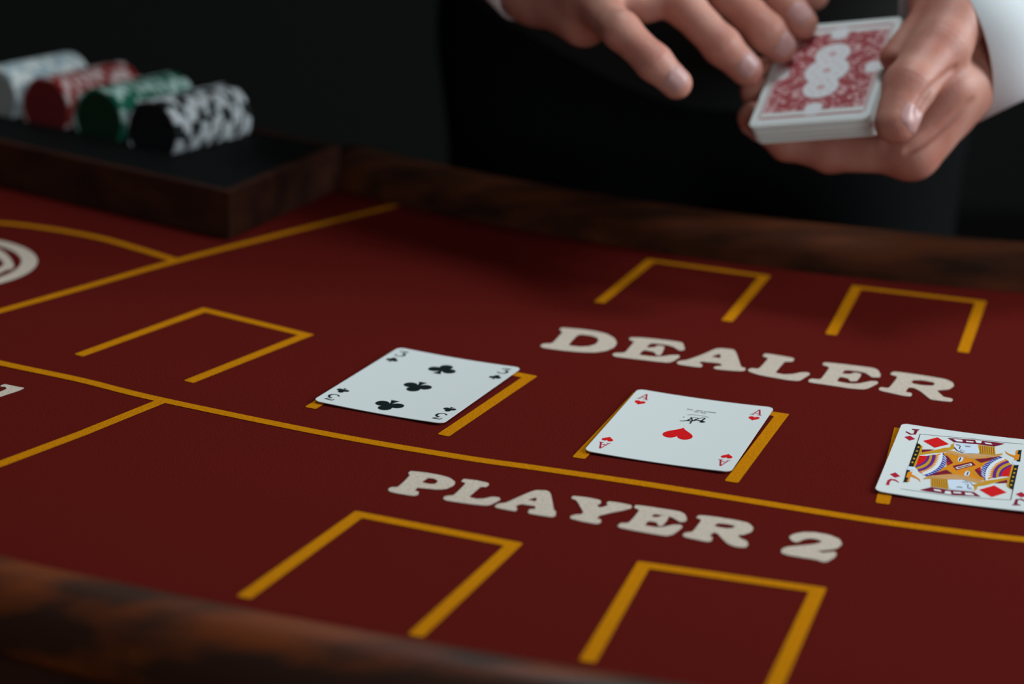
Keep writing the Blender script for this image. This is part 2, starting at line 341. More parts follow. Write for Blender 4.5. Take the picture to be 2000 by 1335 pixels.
# three of clubs
c3 = Card(xy(788, 686.5), xy(607.5, 784.5), xy(1022.5, 726), 'three of clubs playing card lying face up between two painted gold lines')
def club(c, cx, cy, s, flip, name):
    # one outline per pip: three lobes and a stem, overlapping at the centre
    for i, sh in enumerate(club_shapes()): 
        k = c.add(name, xf(sh, cx, cy, s, flip, s * 1.1), INK, lift=1 + i * 0.3)
        pieces.append(k)
def join(name, objs):
    """merge flat pieces of one printed mark into one mesh"""
    bm = bmesh.new()
    for o in objs: bm.from_mesh(o.data)
    me = from_bm(name, bm); me.materials.append(objs[0].data.materials[0]); par = objs[0].parent
    for o in objs:
        d = o.data; bpy.data.objects.remove(o); bpy.data.meshes.remove(d)
    return link(name, me, None, par)
for (px, py), fl_ in (((876, 727), False), ((823.5, 760), True), ((764, 795.5), True)):
    pieces = []; q = c3.loc(xy(px, py)); club(c3, 0, q[1], 0.0066, fl_, 'club_pip'); join('club_pip', pieces)
for sx in (-1, 1):
    for sy in (1, -1):
        pieces = [c3.add('corner_index', xf(p, sx * 0.0264, sy * 0.0352, 0.0043, sy < 0, .0048), INK, lift=1) for p in THREE]
        join('corner_index', pieces)
        pieces = []; club(c3, sx * 0.0264, sy * 0.0258, 0.0029, sy < 0, 'corner_pip'); join('corner_pip', pieces)

# ace of hearts
ca = Card(xy(1256.4, 766.4), xy(1131.7, 883.7), xy(1520, 803), 'ace of hearts playing card lying face up inside a painted gold box')
q = ca.loc(xy(1327, 849)); ca.add('heart_pip', xf(heart(), q[0], q[1], 0.0066, True, .0080), RED)
for sx in (-1, 1):
    for sy in (1, -1):
        ca.add('corner_index', xf(A_OUT, sx * 0.0262, sy * 0.0342, 0.0040, sy < 0, .0049), CRIM, [xf(A_IN, sx * 0.0262, sy * 0.0342, 0.0040, sy < 0, .0049)])
        ca.add('corner_pip', xf(heart(), sx * 0.0262, sy * 0.0260, 0.0025, sy < 0, .0030), RED)
ZA = lambda a, b: ca.loc(xy(1100 + a / 4.348, 740 + b / 4.348))
def astroke(pts, wd): return ca.add('maker_mark', stroke([ZA(*p) for p in pts], wd), INK)
em = []
for pts, wd in (([(990, 371), (1020, 372), (1055, 366), (1085, 352)], .0008), ([(1085, 352), (1110, 342), (1150, 350), (1185, 346), (1205, 348)], .0005), ([(1050, 368), (1090, 372), (1130, 364), (1165, 370), (1200, 381)], .0011),
                ([(1075, 395), (1085, 380), (1095, 366), (1085, 340)], .0007), ([(1160, 384), (1180, 366), (1205, 350)], .0008), ([(1105, 372), (1125, 358), (1150, 352)], .0008), ([(1170, 384), (1200, 380)], .0012)):
    em.append(astroke(pts, wd))
join('maker_mark', em); em = []
for x0, x1, y0, y1 in ((1052, 1105, 271, 279), (1128, 1185, 282, 289), (1195, 1298, 291, 305), (1112, 1152, 292, 298), (1166, 1214, 300, 308)):
    n = max(2, int((x1 - x0) / 9))
    for k in range(n):
        a, b = k / n, (k + 0.62) / n; em.append(astroke([(x0 + (x1 - x0) * a, y0 + (y1 - y0) * a), (x0 + (x1 - x0) * b, y0 + (y1 - y0) * b)], .0010))
for pts in ([(1052, 320), (1100, 318), (1160, 326), (1205, 333), (1238, 345)], [(1018, 335), (1030, 337)], [(1016, 341), (1028, 343)]): em.append(astroke(pts, .0003))
join('maker_lettering', em)

# jack of diamonds
tl, bl = xy(1760.4, 833.6), xy(1708.3, 961.6); dn = bl - tl; L_ = np.linalg.norm(dn); dn = dn / L_
exj = np.array([-dn[1], dn[0]]); tl2 = (tl + bl) / 2 - dn * CH / 2
cj = Card(tl2, tl2 + dn * CH, tl2 + exj * CW, 'jack of diamonds court card lying face up beside the ace of hearts', 0.0006)
ctr = cj.loc(xy(1680 + 1236 / 6.06875, 800 + 696 / 6.06875))
def ZJ(a, b):
    p = cj.loc(xy(1680 + a / 6.06875, 800 + b / 6.06875)); return (p[0] - ctr[0] + JC[0], p[1] - ctr[1] + JC[1])
JC = (0.0, 0.0)
def jk(name, m, pts, lift=1, rots=(False, True), round_=0):
    p = [ZJ(*q) for q in pts]
    if round_: p = [tuple(v) for v in soft(p, round_, 0.2)]
    for r in rots: cj.add(name, p, m, rot=r, lift=lift)
def jline(name, m, pts, wd, lift=2):
    p = stroke([ZJ(*q) for q in pts], wd)
    for r in (False, True): cj.add(name, p, m, rot=r, lift=lift)
jline('portrait_border', INK, [(720, 318), (1330, 366), (1940, 440)], .00030); jline('portrait_border', INK, [(720, 318), (622, 600), (522, 892)], .00034)
jk('diamond_pip', RED, [(755, 398), (925, 353), (1062, 433), (890, 476)], 2)
jk('corner_pip', CRIM, [(531, 357), (600, 341), (660, 378), (592, 399)]); jk('corner_pip', CRIM, [(358, 800), (425, 777), (484, 822), (420, 839)])
jk('corner_index', MARO, [(622, 260), (710, 264), (707, 274), (692, 277), (668, 325), (600, 329), (545, 300), (552, 288), (578, 300), (610, 317), (640, 315), (652, 275), (620, 271)])
jk('corner_index', CRIM, [(312, 926), (330, 875), (365, 853), (430, 860), (468, 890), (462, 899), (425, 877), (385, 870), (362, 885), (352, 930)])
# robe: orange field, lozenges, arcs
jk('portrait_robe', ORANGE, [(985, 528), (1180, 572), (1330, 602), (1500, 592), (1680, 572), (1560, 625), (1475, 690), (1236, 696), (1030, 700), (1030, 600)], 1)
jk('portrait_robe', ORANGE, [(1028, 690), (1236, 690), (1480, 690), (1490, 700), (1236, 705), (1028, 705)], 1.2, (False,))
jk('portrait_robe_panel', MARO, [(1022, 560), (1060, 590), (1112, 655), (1040, 690), (1035, 640)], 2); jk('portrait_robe_panel', MARO, [(1345, 612), (1500, 600), (1660, 575), (1560, 622), (1445, 655)], 2)
jk('portrait_robe_panel', CRIM, [(1040, 640), (1080, 655), (1040, 690)], 2.5)
jk('portrait_lozenge', MARO, [(1102, 690), (1335, 640), (1378, 682), (1150, 742)], 3, (False,))
jk('portrait_lozenge', WINK, [(1138, 708), (1322, 660), (1338, 682), (1160, 730)], 4, (False,)); jk('portrait_lozenge', MARO, [(1158, 710), (1310, 672), (1318, 682), (1170, 720)], 5, (False,))
jline('portrait_robe_edge', OCHRE, [(1030, 540), (1110, 610), (1180, 690)], .0009, 3); jline('portrait_robe_edge', OCHRE, [(1340, 605), (1400, 640), (1470, 690)], .0009, 3)
jk('portrait_tag', PALE, [(1180, 580), (1240, 592), (1207, 647), (1158, 632)], 4, round_=1)
jline('portrait_tag_mark', INK, [(1200, 592), (1192, 612), (1184, 632)], .0005, 5)
def bez(p0, p1, p2, n=14):
    p0, p1, p2 = map(np.array, (p0, p1, p2)); return [tuple((1 - t) ** 2 * p0 + 2 * t * (1 - t) * p1 + t * t * p2) for t in np.linspace(0, 1, n)]
cv = [bez((800, 575), (800, 650), (665, 692)), bez((832, 568), (830, 672), (662, 715)), bez((862, 560), (860, 700), (690, 735)), bez((905, 560), (900, 715), (700, 762)),
      bez((958, 545), (950, 730), (735, 783)), bez((985, 530), (1010, 730), (760, 800)), bez((1032, 592), (1060, 730), (800, 815))]
jk('portrait_sleeve', RED, [(705, 575)] + cv[0], 2)
for i, (nm, m_) in enumerate((('portrait_sleeve_band', PURP), ('portrait_sleeve_band', OCHRE), ('portrait_sleeve_band', PURP), ('portrait_sleeve_band', ORANGE), ('portrait_sleeve_band', WINK), ('portrait_sleeve_band', BLUE))):
    jk(nm, m_, cv[i] + cv[i + 1][::-1], 2 + 0.1 * i)
def lerp(a, b, t): return (a[0] + (b[0] - a[0]) * t, a[1] + (b[1] - a[1]) * t)
for k in range(1, 13):      # teeth in the orange and ticks in the blue band
    a, b, c = cv[3][k], lerp(cv[4][k - 1], cv[4][k], .5), lerp(cv[4][min(k + 1, 13)], cv[4][k], .5)
    jk('portrait_band_tooth', WINK, [b, c, lerp(a, cv[4][k], .25)], 4)
    a2, b2 = lerp(cv[5][k], cv[6][k], .12), lerp(cv[5][k], cv[6][k], .88)
    jline('portrait_band_tick', WINK, [a2, lerp(a2, b2, .5), b2], .00042, 4)
# side column, cuff and hand
jk('portrait_column', INK, [(680, 425), (728, 448), (735, 470), (645, 705), (582, 700)], 2)
jk('portrait_column_edge', OCHRE, [(690, 420), (748, 462), (744, 500), (705, 590), (664, 705), (638, 702), (704, 540), (726, 470), (722, 452)], 3)
for k in range(5):
    t = k / 5; x, y = 690 - 88 * t, 465 + 225 * t; jk('portrait_column_stud', OCHRE, [(x, y), (x + 24, y + 4), (x + 17, y + 22), (x - 7, y + 18)], 4)
jk('portrait_cuff', PALE, [(578, 702), (656, 714), (642, 746), (562, 742)], 4)
jk('portrait_column', INK, [(557, 745), (600, 750), (570, 892), (522, 890)], 2); jk('portrait_hand', ORANGE, [(575, 768), (628, 765), (600, 840), (590, 886), (560, 884), (580, 840), (550, 830)], 4)
jk('portrait_finger', ORANGE, [(610, 790), (660, 815), (712, 850), (726, 887), (690, 850), (605, 820)], 4)
# collar, hair, face, hat
jk('portrait_mantle', OCHRE, [(724, 540), (800, 522), (890, 505), (1000, 478), (1080, 470), (1040, 520), (980, 530), (850, 545), (720, 566)], 2)
jk('portrait_mantle_edge', MARO, [(735, 500), (890, 498), (800, 525), (738, 540)], 2)
jk('portrait_collar', TAN, [(1000, 492), (1060, 500), (1230, 545), (1420, 548), (1610, 568), (1700, 545), (1692, 562), (1600, 588), (1480, 596), (1330, 604), (1180, 575), (1030, 532)], 3)
jline('portrait_collar_edge', OCHRE, [(1030, 520), (1180, 560), (1330, 588), (1480, 582), (1640, 562)], .0005, 4)
jk('portrait_hair', OCHRE, [(1405, 440), (1605, 468), (1612, 555), (1692, 545), (1640, 566), (1420, 545)], 4); jk('portrait_hair', OCHRE, [(1088, 438), (1125, 418), (1130, 485), (1100, 495), (1010, 510), (1012, 480), (1080, 470)], 4)
for k in range(7): jline('portrait_hair_strand', MARO, [(1432 + 26 * k, 450 + 3.5 * k), (1434 + 26 * k, 495 + 3 * k), (1438 + 26 * k, 540 + 2 * k)], .00022, 5)
jk('portrait_face', PALE, [(1118, 418), (1260, 425), (1402, 440), (1412, 490), (1425, 540), (1330, 545), (1230, 535), (1160, 510), (1122, 470)], 5, round_=1)
for p, wd in (([(1140, 436), (1165, 438), (1195, 446)], .0004), ([(1245, 450), (1285, 456), (1325, 458)], .0004), ([(1148, 446), (1170, 450), (1188, 452)], .0006), ([(1255, 462), (1285, 464), (1310, 466)], .0006),
              ([(1195, 455), (1185, 488), (1222, 496)], .0004), ([(1190, 508), (1220, 516), (1255, 514)], .0005), ([(1122, 470), (1160, 510), (1235, 537)], .0004)): jline('portrait_face_line', INK, p, wd, 6)
jk('portrait_hat', MARO, [(1045, 358), (1120, 365), (1350, 378), (1640, 415), (1725, 430), (1600, 462), (1400, 432), (1120, 408)], 3)
for p in ([(1112, 372), (1215, 380), (1225, 404), (1150, 398)], [(1262, 392), (1352, 399), (1350, 413), (1268, 408)], [(1372, 385), (1452, 395), (1440, 421), (1385, 416)], [(1480, 412), (1560, 422), (1575, 440), (1500, 431)]): jk('portrait_hat_opening', WINK, p, 4)

# ------------------------------------------------------------------ held deck
DO = np.array([0.157, 1.181, T + 0.119]); 
def rot3(a, b, g):
    ca_, sa_, cb_, sb_, cg_, sg_ = math.cos(a), math.sin(a), math.cos(b), math.sin(b), math.cos(g), math.sin(g)
    return np.array([[ca_, -sa_, 0], [sa_, ca_, 0], [0, 0, 1]]) @ np.array([[1, 0, 0], [0, cb_, -sb_], [0, sb_, cb_]]) @ np.array([[cg_, 0, sg_], [0, 1, 0], [-sg_, 0, cg_]])
DR = rot3(-.313, .451, -.215)
DM = Matrix([[*map(float, DR[i]), float(DO[i])] for i in range(3)] + [[0, 0, 0, 1]])
def dk(*v): return DO + DR @ np.array(v, float)          # deck frame: x to the side, y away, z off the top card
def todk(p): return DR.T @ (np.asarray(p) - DO)
bm = bmesh.new(); vs = [bm.verts.new((a, b, -CT * 1.02)) for a, b in rrect(CW, CH, n=4)]; vt = [bm.verts.new((a, b, 0)) for a, b in rrect(CW, CH, n=4)]
bm.faces.new(vs[::-1]); ft = bm.faces.new(vt); n = len(vs)
for i in range(n): f_ = bm.faces.new((vs[i], vs[(i + 1) % n], vt[(i + 1) % n], vt[i])); f_.material_index = 1
deck_me = from_bm('deck_card', bm); deck_me.materials.append(CARD); deck_me.materials.append(EDGE)
NDECK = 40
ONE = ['', 'first', 'second', 'third', 'fourth', 'fifth', 'sixth', 'seventh', 'eighth', 'ninth', 'tenth', 'eleventh', 'twelfth', 'thirteenth', 'fourteenth', 'fifteenth', 'sixteenth', 'seventeenth', 'eighteenth', 'nineteenth']
ORD = ONE + ['twentieth'] + ['twenty-' + w_ for w_ in ONE[1:10]] + ['thirtieth'] + ['thirty-' + w_ for w_ in ONE[1:10]]
for k in range(NDECK):
    o = link('deck_card', deck_me)
    j = 0.0 if k == 0 else 0.00035
    big = 0.0008 if k in (1, 2, 9, 17, 26, 33) else 0
    off = Matrix.Translation((random.uniform(-j, j) + k * 0.00003, random.uniform(-j, j) - big + k * 0.00003, -k * 0.000312)) @ Matrix.Rotation(random.uniform(-j, j) * 8, 4, 'Z')
    o.matrix_world = DM @ off
    if k == 0:
        top_card = o; tag(o, 'red-backed playing card face down on top of the held deck', 'playing card', 'cards of the held deck')
    else: tag(o, 'white-edged playing card in the held deck, ' + ORD[k] + ' below its red-backed top card', 'playing card', 'cards of the held deck')
bk = bpy.data.materials.new('card_back_scrolls'); bk.use_nodes = True; nt = bk.node_tree; b = nt.nodes['Principled BSDF']; b.inputs['Roughness'].default_value = .45
tc = nt.nodes.new('ShaderNodeTexCoord'); n1 = nt.nodes.new('ShaderNodeTexNoise'); n1.inputs['Scale'].default_value = 150; n1.inputs['Detail'].default_value = 1.5; n1.inputs['Distortion'].default_value = 2.2
ab = nt.nodes.new('ShaderNodeVectorMath'); ab.operation = 'ABSOLUTE'
rp = nt.nodes.new('ShaderNodeValToRGB'); rp.color_ramp.elements[0].position = .44; rp.color_ramp.elements[1].position = .60
rp.color_ramp.elements[0].color = (.36, .045, .055, 1); rp.color_ramp.elements[1].color = (.72, .42, .42, 1)
e_ = rp.color_ramp.elements.new(.52); e_.color = (.44, .10, .11, 1)
nt.links.new(tc.outputs['Object'], ab.inputs[0]); nt.links.new(ab.outputs[0], n1.inputs['Vector']); nt.links.new(n1.outputs['Fac'], rp.inputs[0]); nt.links.new(rp.outputs[0], b.inputs['Base Color'])
PINK = mat('pink_ink', (.66, .36, .36), .45, .3); RINK = mat('rose_ink', (.42, .06, .075), .45, .3); BWHITE = mat('card_back_white', (.80, .78, .79), .45, .3)
def bp(name, pts, m, lift, holes=()): return flat(name, pts, holes, m, top_card, lambda x, y: 0.00003 * lift)
def rect(x0, y0, x1, y1): return [(x0, y0), (x1, y0), (x1, y1), (x0, y1)]
bp('back_pattern', rect(-.0268, -.0345, .0268, .0345), bk, 1)
for sy in (1, -1):
    bp('back_border_bar', rect(-.0268, sy * .0388 - .0007, .0268, sy * .0388 + .0007), RINK, 1)
    bp('back_medallion', ell(0, sy * .0365, .0055, .0024), BWHITE, 2.2); bp('back_medallion', ell(0, sy * .0325, .0048, .0042), BWHITE, 2.3)
for sx in (1, -1):
    bp('back_border_bar', rect(sx * .0262 - .0005, -.0345, sx * .0262 + .0005, .0345), PINK, 2); bp('back_medallion', ell(sx * .0245, 0, .0042, .0050), BWHITE, 2.4)
    bp('back_border_bar', rect(sx * .0278 - .0003, -.0392, sx * .0278 + .0003, .0392), RINK, 1)
for sy, r1 in ((1, .0094), (-1, .0094), (0, .0118)):
    bp('back_medallion', ell(0, sy * .0148, r1, r1), BWHITE, 3 + .1 * sy)
    bp('back_medallion_centre', ell(0, sy * .0148, .0022, .0018), PINK, 4)
    for k in range(8):
        a = k * math.pi / 4 + .2; bp('back_medallion_dot', ell(r1 * .62 * math.cos(a), sy * .0148 + r1 * .62 * math.sin(a), .0006, .0006, 8), PINK, 4)

# ------------------------------------------------------------------ chip tray and chips
C0 = np.array([-.1592, 1.2365]); dd = np.array([math.cos(math.radians(68.5)), math.sin(math.radians(68.5))]); ee = np.array([math.cos(math.radians(146)), math.sin(math.radians(146))])
TH, DEP, WID = 0.0275, 0.132, 0.34
tray = empty('chip_tray', (0, 0, 0)); tag(tray, 'dark wooden chip tray with black insert standing on the felt', 'tray')
def tp(a, b): return C0 + dd * a + ee * b
th = 0.006
prism('front_panel', [tp(0, 0), tp(0, WID), tp(th, WID), tp(th, 0)], T + .0004, T + TH, WOODD, tray, .0012)
prism('side_panel', [tp(th, 0), tp(DEP, 0), tp(DEP, th), tp(th, th)], T + .0004, T + TH, WOODD, tray, .0012)
prism('side_panel', [tp(th, WID - th), tp(DEP, WID - th), tp(DEP, WID), tp(th, WID)], T + .0004, T + TH, WOODD, tray, .0012)
prism('back_panel', [tp(DEP, 0), tp(DEP, WID), tp(DEP + th, WID), tp(DEP + th, 0)], T + .0004, T + TH, WOODD, tray, .0012)
CRAD, CTH, NCH = 0.0195, 0.0033, 21
dr = np.array([math.cos(math.radians(58.5)), math.sin(math.radians(58.5))]); en = np.array([-dr[1], dr[0]])   # along and across the rows of chips
rows = []                                            # (start point of the row's axis, key)
for (px, py), key in (((310, 252), 'black'), ((214, 219), 'green'), ((113, 199), 'red'), ((14, 174), 'white')):
    q = xy(px, py, 0.036); rel = q - C0
    A = np.array([[dd[0], ee[0]], [dd[1], ee[1]]]); a, bcoord = np.linalg.solve(A, rel); rows.append([a, bcoord, key])
b0, b3 = rows[0][1], rows[3][1]
for i, r in enumerate(rows): r[1] = b0 + i * max(0.0435, (b3 - b0) / 3 * 0.95); r[1] -= .003; r[0] = 0.052 + (0, .003, .004, .005)[i]
ZC = TH + 0.009                                      # axis height of the chips over the felt
GR = CRAD + 0.0004
def groove(b, a):
    p = tp(a, b); z = TH - 0.0008
    for a0, bb, _ in rows:
        if -0.002 <= float((p - tp(a0, bb)) @ dr) <= NCH * CTH + 0.003:
            s = abs(float((p - tp(a0, bb)) @ en))
            if s < GR: z = min(z, max(0.001, ZC - math.sqrt(GR * GR - s * s)))
    return z
bs = np.linspace(th, WID - th, 260); as_ = list(np.linspace(th, DEP, 110))
V = [(*tp(a, b_), T + groove(b_, a)) for a in as_ for b_ in bs]; nb = len(bs)
Fq = [(i * nb + j, i * nb + j + 1, (i + 1) * nb + j + 1, (i + 1) * nb + j) for i in range(len(as_) - 1) for j in range(nb - 1)]
ins = link('black_insert', mesh('black_insert', V, Fq), BLACKP, tray); ins['label'] = 'black grooved insert'

def lathe_disc(r, h, bev=0.0004, n=40):
    bm = bmesh.new(); prof = [(r - bev, -h / 2), (r, -h / 2 + bev), (r, h / 2 - bev), (r - bev, h / 2)]
    rings = [[bm.verts.new((R_ * math.cos(2 * math.pi * k / n), R_ * math.sin(2 * math.pi * k / n), z)) for k in range(n)] for R_, z in prof]
    for i in range(3):
        for k in range(n): bm.faces.new((rings[i][k], rings[i][(k + 1) % n], rings[i + 1][(k + 1) % n], rings[i + 1][k]))
    bm.faces.new(rings[0][::-1]); bm.faces.new(rings[3]); return bm
def spot_mesh(r, h, half, n=5):
    e = 0.00015; V = []; R1, R0_, z = r + e, r - 0.0011, h / 2 + 0.00008
    for k in range(n + 1):
        a = -half + 2 * half * k / n; c, s = math.cos(a), math.sin(a)
        V += [(R0_ * c, R0_ * s, z), (R1 * c, R1 * s, z), (R1 * c, R1 * s, -z), (R0_ * c, R0_ * s, -z)]
    Fc = []
    for k in range(n):
        i = 4 * k; Fc += [(i, i + 1, i + 5, i + 4), (i + 1, i + 2, i + 6, i + 5), (i + 2, i + 3, i + 7, i + 6)]
    Fc += [(0, 3, 2, 1), (4 * n, 4 * n + 1, 4 * n + 2, 4 * n + 3)]
    return mesh('edge_spot', V, Fc)
chipcol = {'black': (0.010, 0.013, 0.014), 'green': (0.004, 0.17, 0.10), 'red': (0.38, 0.028, 0.028), 'white': (0.82, 0.84, 0.82)}
spotcol = {'black': (.88, .90, .92), 'green': (.62, .82, .74), 'red': (.80, .58, .56), 'white': (.42, .52, .56)}
shaded_inlay = {'black': (.008, .009, .010), 'green': (.008, .030, .014), 'red': (.17, .018, .020), 'white': (.34, .34, .32)}  # darker than the chips: shade on the end faces put into colour
words = {'black': 'black', 'green': 'green', 'red': 'red', 'white': 'pale grey'}
for ri, (a0, bb, key) in enumerate(rows):
    cm = mat('chip_' + key, chipcol[key], .45, .4); sm = mat('chip_spot_' + key, spotcol[key], .45, .4); im = mat('chip_shaded_inlay_' + key, shaded_inlay[key], .5, .3)
    disc = from_bm('poker_chip', lathe_disc(CRAD, CTH * .97)); disc.materials.append(cm)
    for p in disc.polygons: p.use_smooth = False
    spot = spot_mesh(CRAD, CTH * .97, math.radians(16 if key == 'black' else 12)); spot.materials.append(sm)
    ax = Vector((dr[0], dr[1], 0)); R3 = ax.to_track_quat('Z', 'Y').to_matrix().to_4x4()
    for k in range(NCH):
        c = tp(a0, bb) + dr * CTH * (k + .5)
        o = link('poker_chip', disc)
        o.matrix_world = Matrix.Translation((c[0], c[1], T + ZC)) @ R3 @ Matrix.Rotation(random.uniform(0, 6.28), 4, 'Z')
        if k == 0: lab = f'{words[key]} poker chip at the front end of its row, showing its face'
        else: lab = f'{words[key]} poker chip standing on edge, {ORD[k + 1]} from the front of its row' if k < NCH - 1 else f'{words[key]} poker chip standing on edge, hindmost of its row in the tray'
        tag(o, lab, 'poker chip', f'{words[key]} chips in the tray')
        for s in range(6):
            e = link('edge_spot', spot, None, o); e.matrix_local = Matrix.Rotation(s * math.pi / 3, 4, 'Z')
        if k == 0:
            q = link('face_inlay', from_bm('face_inlay', lathe_disc(CRAD * .9, .0003, .0001, 40)), im, o); q.location = (0, 0, -CTH * .485)

# ------------------------------------------------------------------ the dealer
def seg(P, a, b, ra, rb):
    """distance to a tapered, round-ended limb"""
    a, b = np.asarray(a, np.float32), np.asarray(b, np.float32); ba = b - a; l2 = float(ba @ ba) + 1e-12
    h_ = np.clip(((P - a) @ ba) / l2, 0, 1)
    q = P - a - h_[..., None] * ba
    return np.sqrt((q * q).sum(-1)) - (ra + (rb - ra) * h_)
def smin(a, b, k):
    h_ = np.clip(k - np.abs(a - b), 0, None) / k
    return np.minimum(a, b) - h_ * h_ * k * .25
def elli(P, c, r, R_=None):
    q = P - np.asarray(c, np.float32)
    if R_ is not None: q = q @ np.asarray(R_, np.float32)
    r = np.asarray(r, np.float32); k0 = np.sqrt(((q / r) ** 2).sum(-1)); k1 = np.sqrt(((q / (r * r)) ** 2).sum(-1)) + 1e-9
    return k0 * (k0 - 1) / k1
def grid_mesh(sdf, lo, hi, vox):
    lo, hi = np.asarray(lo, float), np.asarray(hi, float); n = np.ceil((hi - lo) / vox).astype(int) + 1
    D = np.empty(n, np.float32)
    ys = lo[1] + vox * np.arange(n[1]); zs = lo[2] + vox * np.arange(n[2]); Y, Z = np.meshgrid(ys, zs, indexing='ij')
    step = max(1, int(600000 / (n[1] * n[2])))
    for i in range(0, n[0], step):
        m_ = min(step, n[0] - i); P = np.empty((m_, n[1], n[2], 3), np.float32)
        P[..., 0] = (lo[0] + vox * np.arange(i, i + m_))[:, None, None]; P[..., 1] = Y; P[..., 2] = Z
        D[i:i + m_] = sdf(P)
    g = vdb.FloatGrid(); g.background = 1.0
    g.copyFromArray(np.clip(D, -4 * vox, 4 * vox)); r = g.convertToPolygons(isovalue=0.0)
    pts = np.asarray(r[0], float) * vox + lo; quads = np.asarray(r[2]); tris = np.asarray(r[1])
    return pts, [tuple(q[::-1]) for q in quads] + [tuple(q[::-1]) for q in tris]

class Hand:
    def __init__(s): s.palm, s.fingers, s.nails, s.creases = [], [], [], []
    def sdf(s, P):
        pal = None
        for a, b, ra, rb in s.palm:
            d = seg(P, a, b, ra, rb); pal = d if pal is None else smin(pal, d, s.kp)
        out = pal
        for J, Rr, k, dorsal in s.fingers:
            c = None
            for i in range(len(J) - 1):
                d = seg(P, J[i], J[i + 1], Rr[i], Rr[i + 1]); c = d if c is None else smin(c, d, .004)
            for i in range(1, len(J) - 1):     # skin folds over the finger joints
                axv = np.asarray(J[i + 1]) - np.asarray(J[i - 1]); axv = axv / np.linalg.norm(axv); q = P - np.asarray(J[i], np.float32)
                t = q @ axv.astype(np.float32); dv = q @ np.asarray(dorsal, np.float32)
                c = c + (0.00016 * np.cos(t * 2 * math.pi / .0030) - .00025) * np.exp(-(t / .0055) ** 2) * np.clip(dv / .006, 0, 1)
            out = np.minimum(out, smin(pal, c, k))
        q = np.abs((P - DO.astype(np.float32)) @ DR.astype(np.float32) - np.array([0.0006, 0.0006, -.0064], np.float32)) - np.array([.0330, .0457, .0070], np.float32)
        out = np.maximum(out, -(np.sqrt((np.clip(q, 0, None) ** 2).sum(-1)) + np.clip(q.max(-1), None, 0)))
        for pts_, r_ in s.creases:
            pa = np.asarray(pts_); lo_, hi_ = pa.min(0) - .008, pa.max(0) + .008
            near = ((P > lo_.astype(np.float32)) & (P < hi_.astype(np.float32))).all(-1)
            if near.any():
                Q = P[near]; oq = out[near]
                for a, b in zip(pts_[:-1], pts_[1:]): oq = -smin(-oq, seg(Q, a, b, r_, r_), .003)
                out[near] = oq
        return out
    def trace(s, px, py, d0=1.05):
        """first skin point on a line of sight"""
        d = d0
        for _ in range(90):
            v = float(s.sdf(ray(px, py, d).astype(np.float32)[None])[0])
            if v < .0001: break
            d += v * .9
        return ray(px, py, d)
    def mesh(s, vox):
        pts = np.array([p for a, b, _, _ in s.palm for p in (a, b)] + [p for J, _, _, _ in s.fingers for p in J])
        return grid_mesh(s.sdf, pts.min(0) - .032, pts.max(0) + .032, vox)
    def nail(s, J, Rr, dorsal, width=.80, v0=-.42, v1=.80):
        a, b = np.asarray(J[-2]), np.asarray(J[-1]); ax = (b - a) / np.linalg.norm(b - a)
        d_ = np.asarray(dorsal, float); d_ = d_ - ax * (d_ @ ax); d_ /= np.linalg.norm(d_); sd = np.cross(ax, d_)
        r = Rr[-1]; V = []; nu, nv = 11, 11
        for j in range(nv):
            v = v0 + (v1 - v0) * j / (nv - 1); tt = 2 * j / (nv - 1) - 1
            wv = width * (max(0, 1 - abs(tt) ** (3.2 if tt > 0 else 3.6))) ** .5 + 1e-3
            for i in range(nu):
                u = 2 * i / (nu - 1) - 1; th_ = u * wv * 1.0
                dr = d_ * math.cos(th_) + sd * math.sin(th_)
                # base point on the axis; beyond the tip centre bend towards the rounded end
                base = b + ax * (v * r * 1.1 - r * .55)
                p = base + dr * r * 2.2
                for _ in range(26): p = p - dr * float(s.sdf(p.astype(np.float32)[None])[0]) * .8
                edge = (1 - abs(u) ** 4) * (1 - abs(tt) ** 6)
                V.append(p + dr * (.00012 + .00055 * edge))
        Fc = [(j * nu + i, j * nu + i + 1, (j + 1) * nu + i + 1, (j + 1) * nu + i) for j in range(nv - 1) for i in range(nu - 1)]
        s.nails.append((V, Fc))

camdir = np.array([0.0, -1.0, 0.25])
# his right hand: fingers spread over the deck
RH = Hand(); RH.kp = .014
def R_(*q): return ray(*q)
dorsR = np.array([0.12, -0.90, 0.44])
pinky = [R_(1140, -15, 1.195), R_(1213, 60, 1.160), R_(1277, 122, 1.156), R_(1321, 163, 1.159)]
ring = [R_(1228, -85, 1.220), R_(1335, 12, 1.185), R_(1410, 90, 1.180), R_(1457, 135, 1.186)]
midd = [R_(1318, -135, 1.240), R_(1425, -10, 1.208), R_(1496, 64, 1.201), dk(-.0262, .0125, .0085)]
indx = [R_(1395, -175, 1.262), R_(1480, -58, 1.232), R_(1530, 2, 1.223), R_(1566, 46, 1.2185)]
thmb = [R_(1300, -110, 1.29), R_(1440, -60, 1.275), R_(1530, -35, 1.26), R_(1586, -12, 1.25)]
wr = [R_(1052, -30, 1.238), R_(1070, -85, 1.256), R_(1095, -140, 1.275)]
for m_, q, r_ in ((pinky, wr[0], .0115), (ring, wr[1], .0125), (midd, wr[1], .0125), (indx, wr[2], .0125)): RH.palm.append((q, m_[0], .0175, r_))
RH.palm += [(R_(1195, -12, 1.192), R_(1262, 14, 1.190), .0105, .0085), (wr[0], R_(1140, 42, 1.205), .016, .0135), (wr[2], thmb[0], .017, .015)]
fa = np.array([-.14, 1.40, T + .30])
for q in wr: RH.palm.append((q, q + (fa - wr[1]) * .26, .018, .020))
fr = {'pinky': [.0108, .0094, .0089, .0080], 'ring': [.0112, .0102, .0095, .0085], 'midd': [.0115, .0104, .0097, .0086], 'indx': [.0115, .0102, .0095, .0085]}
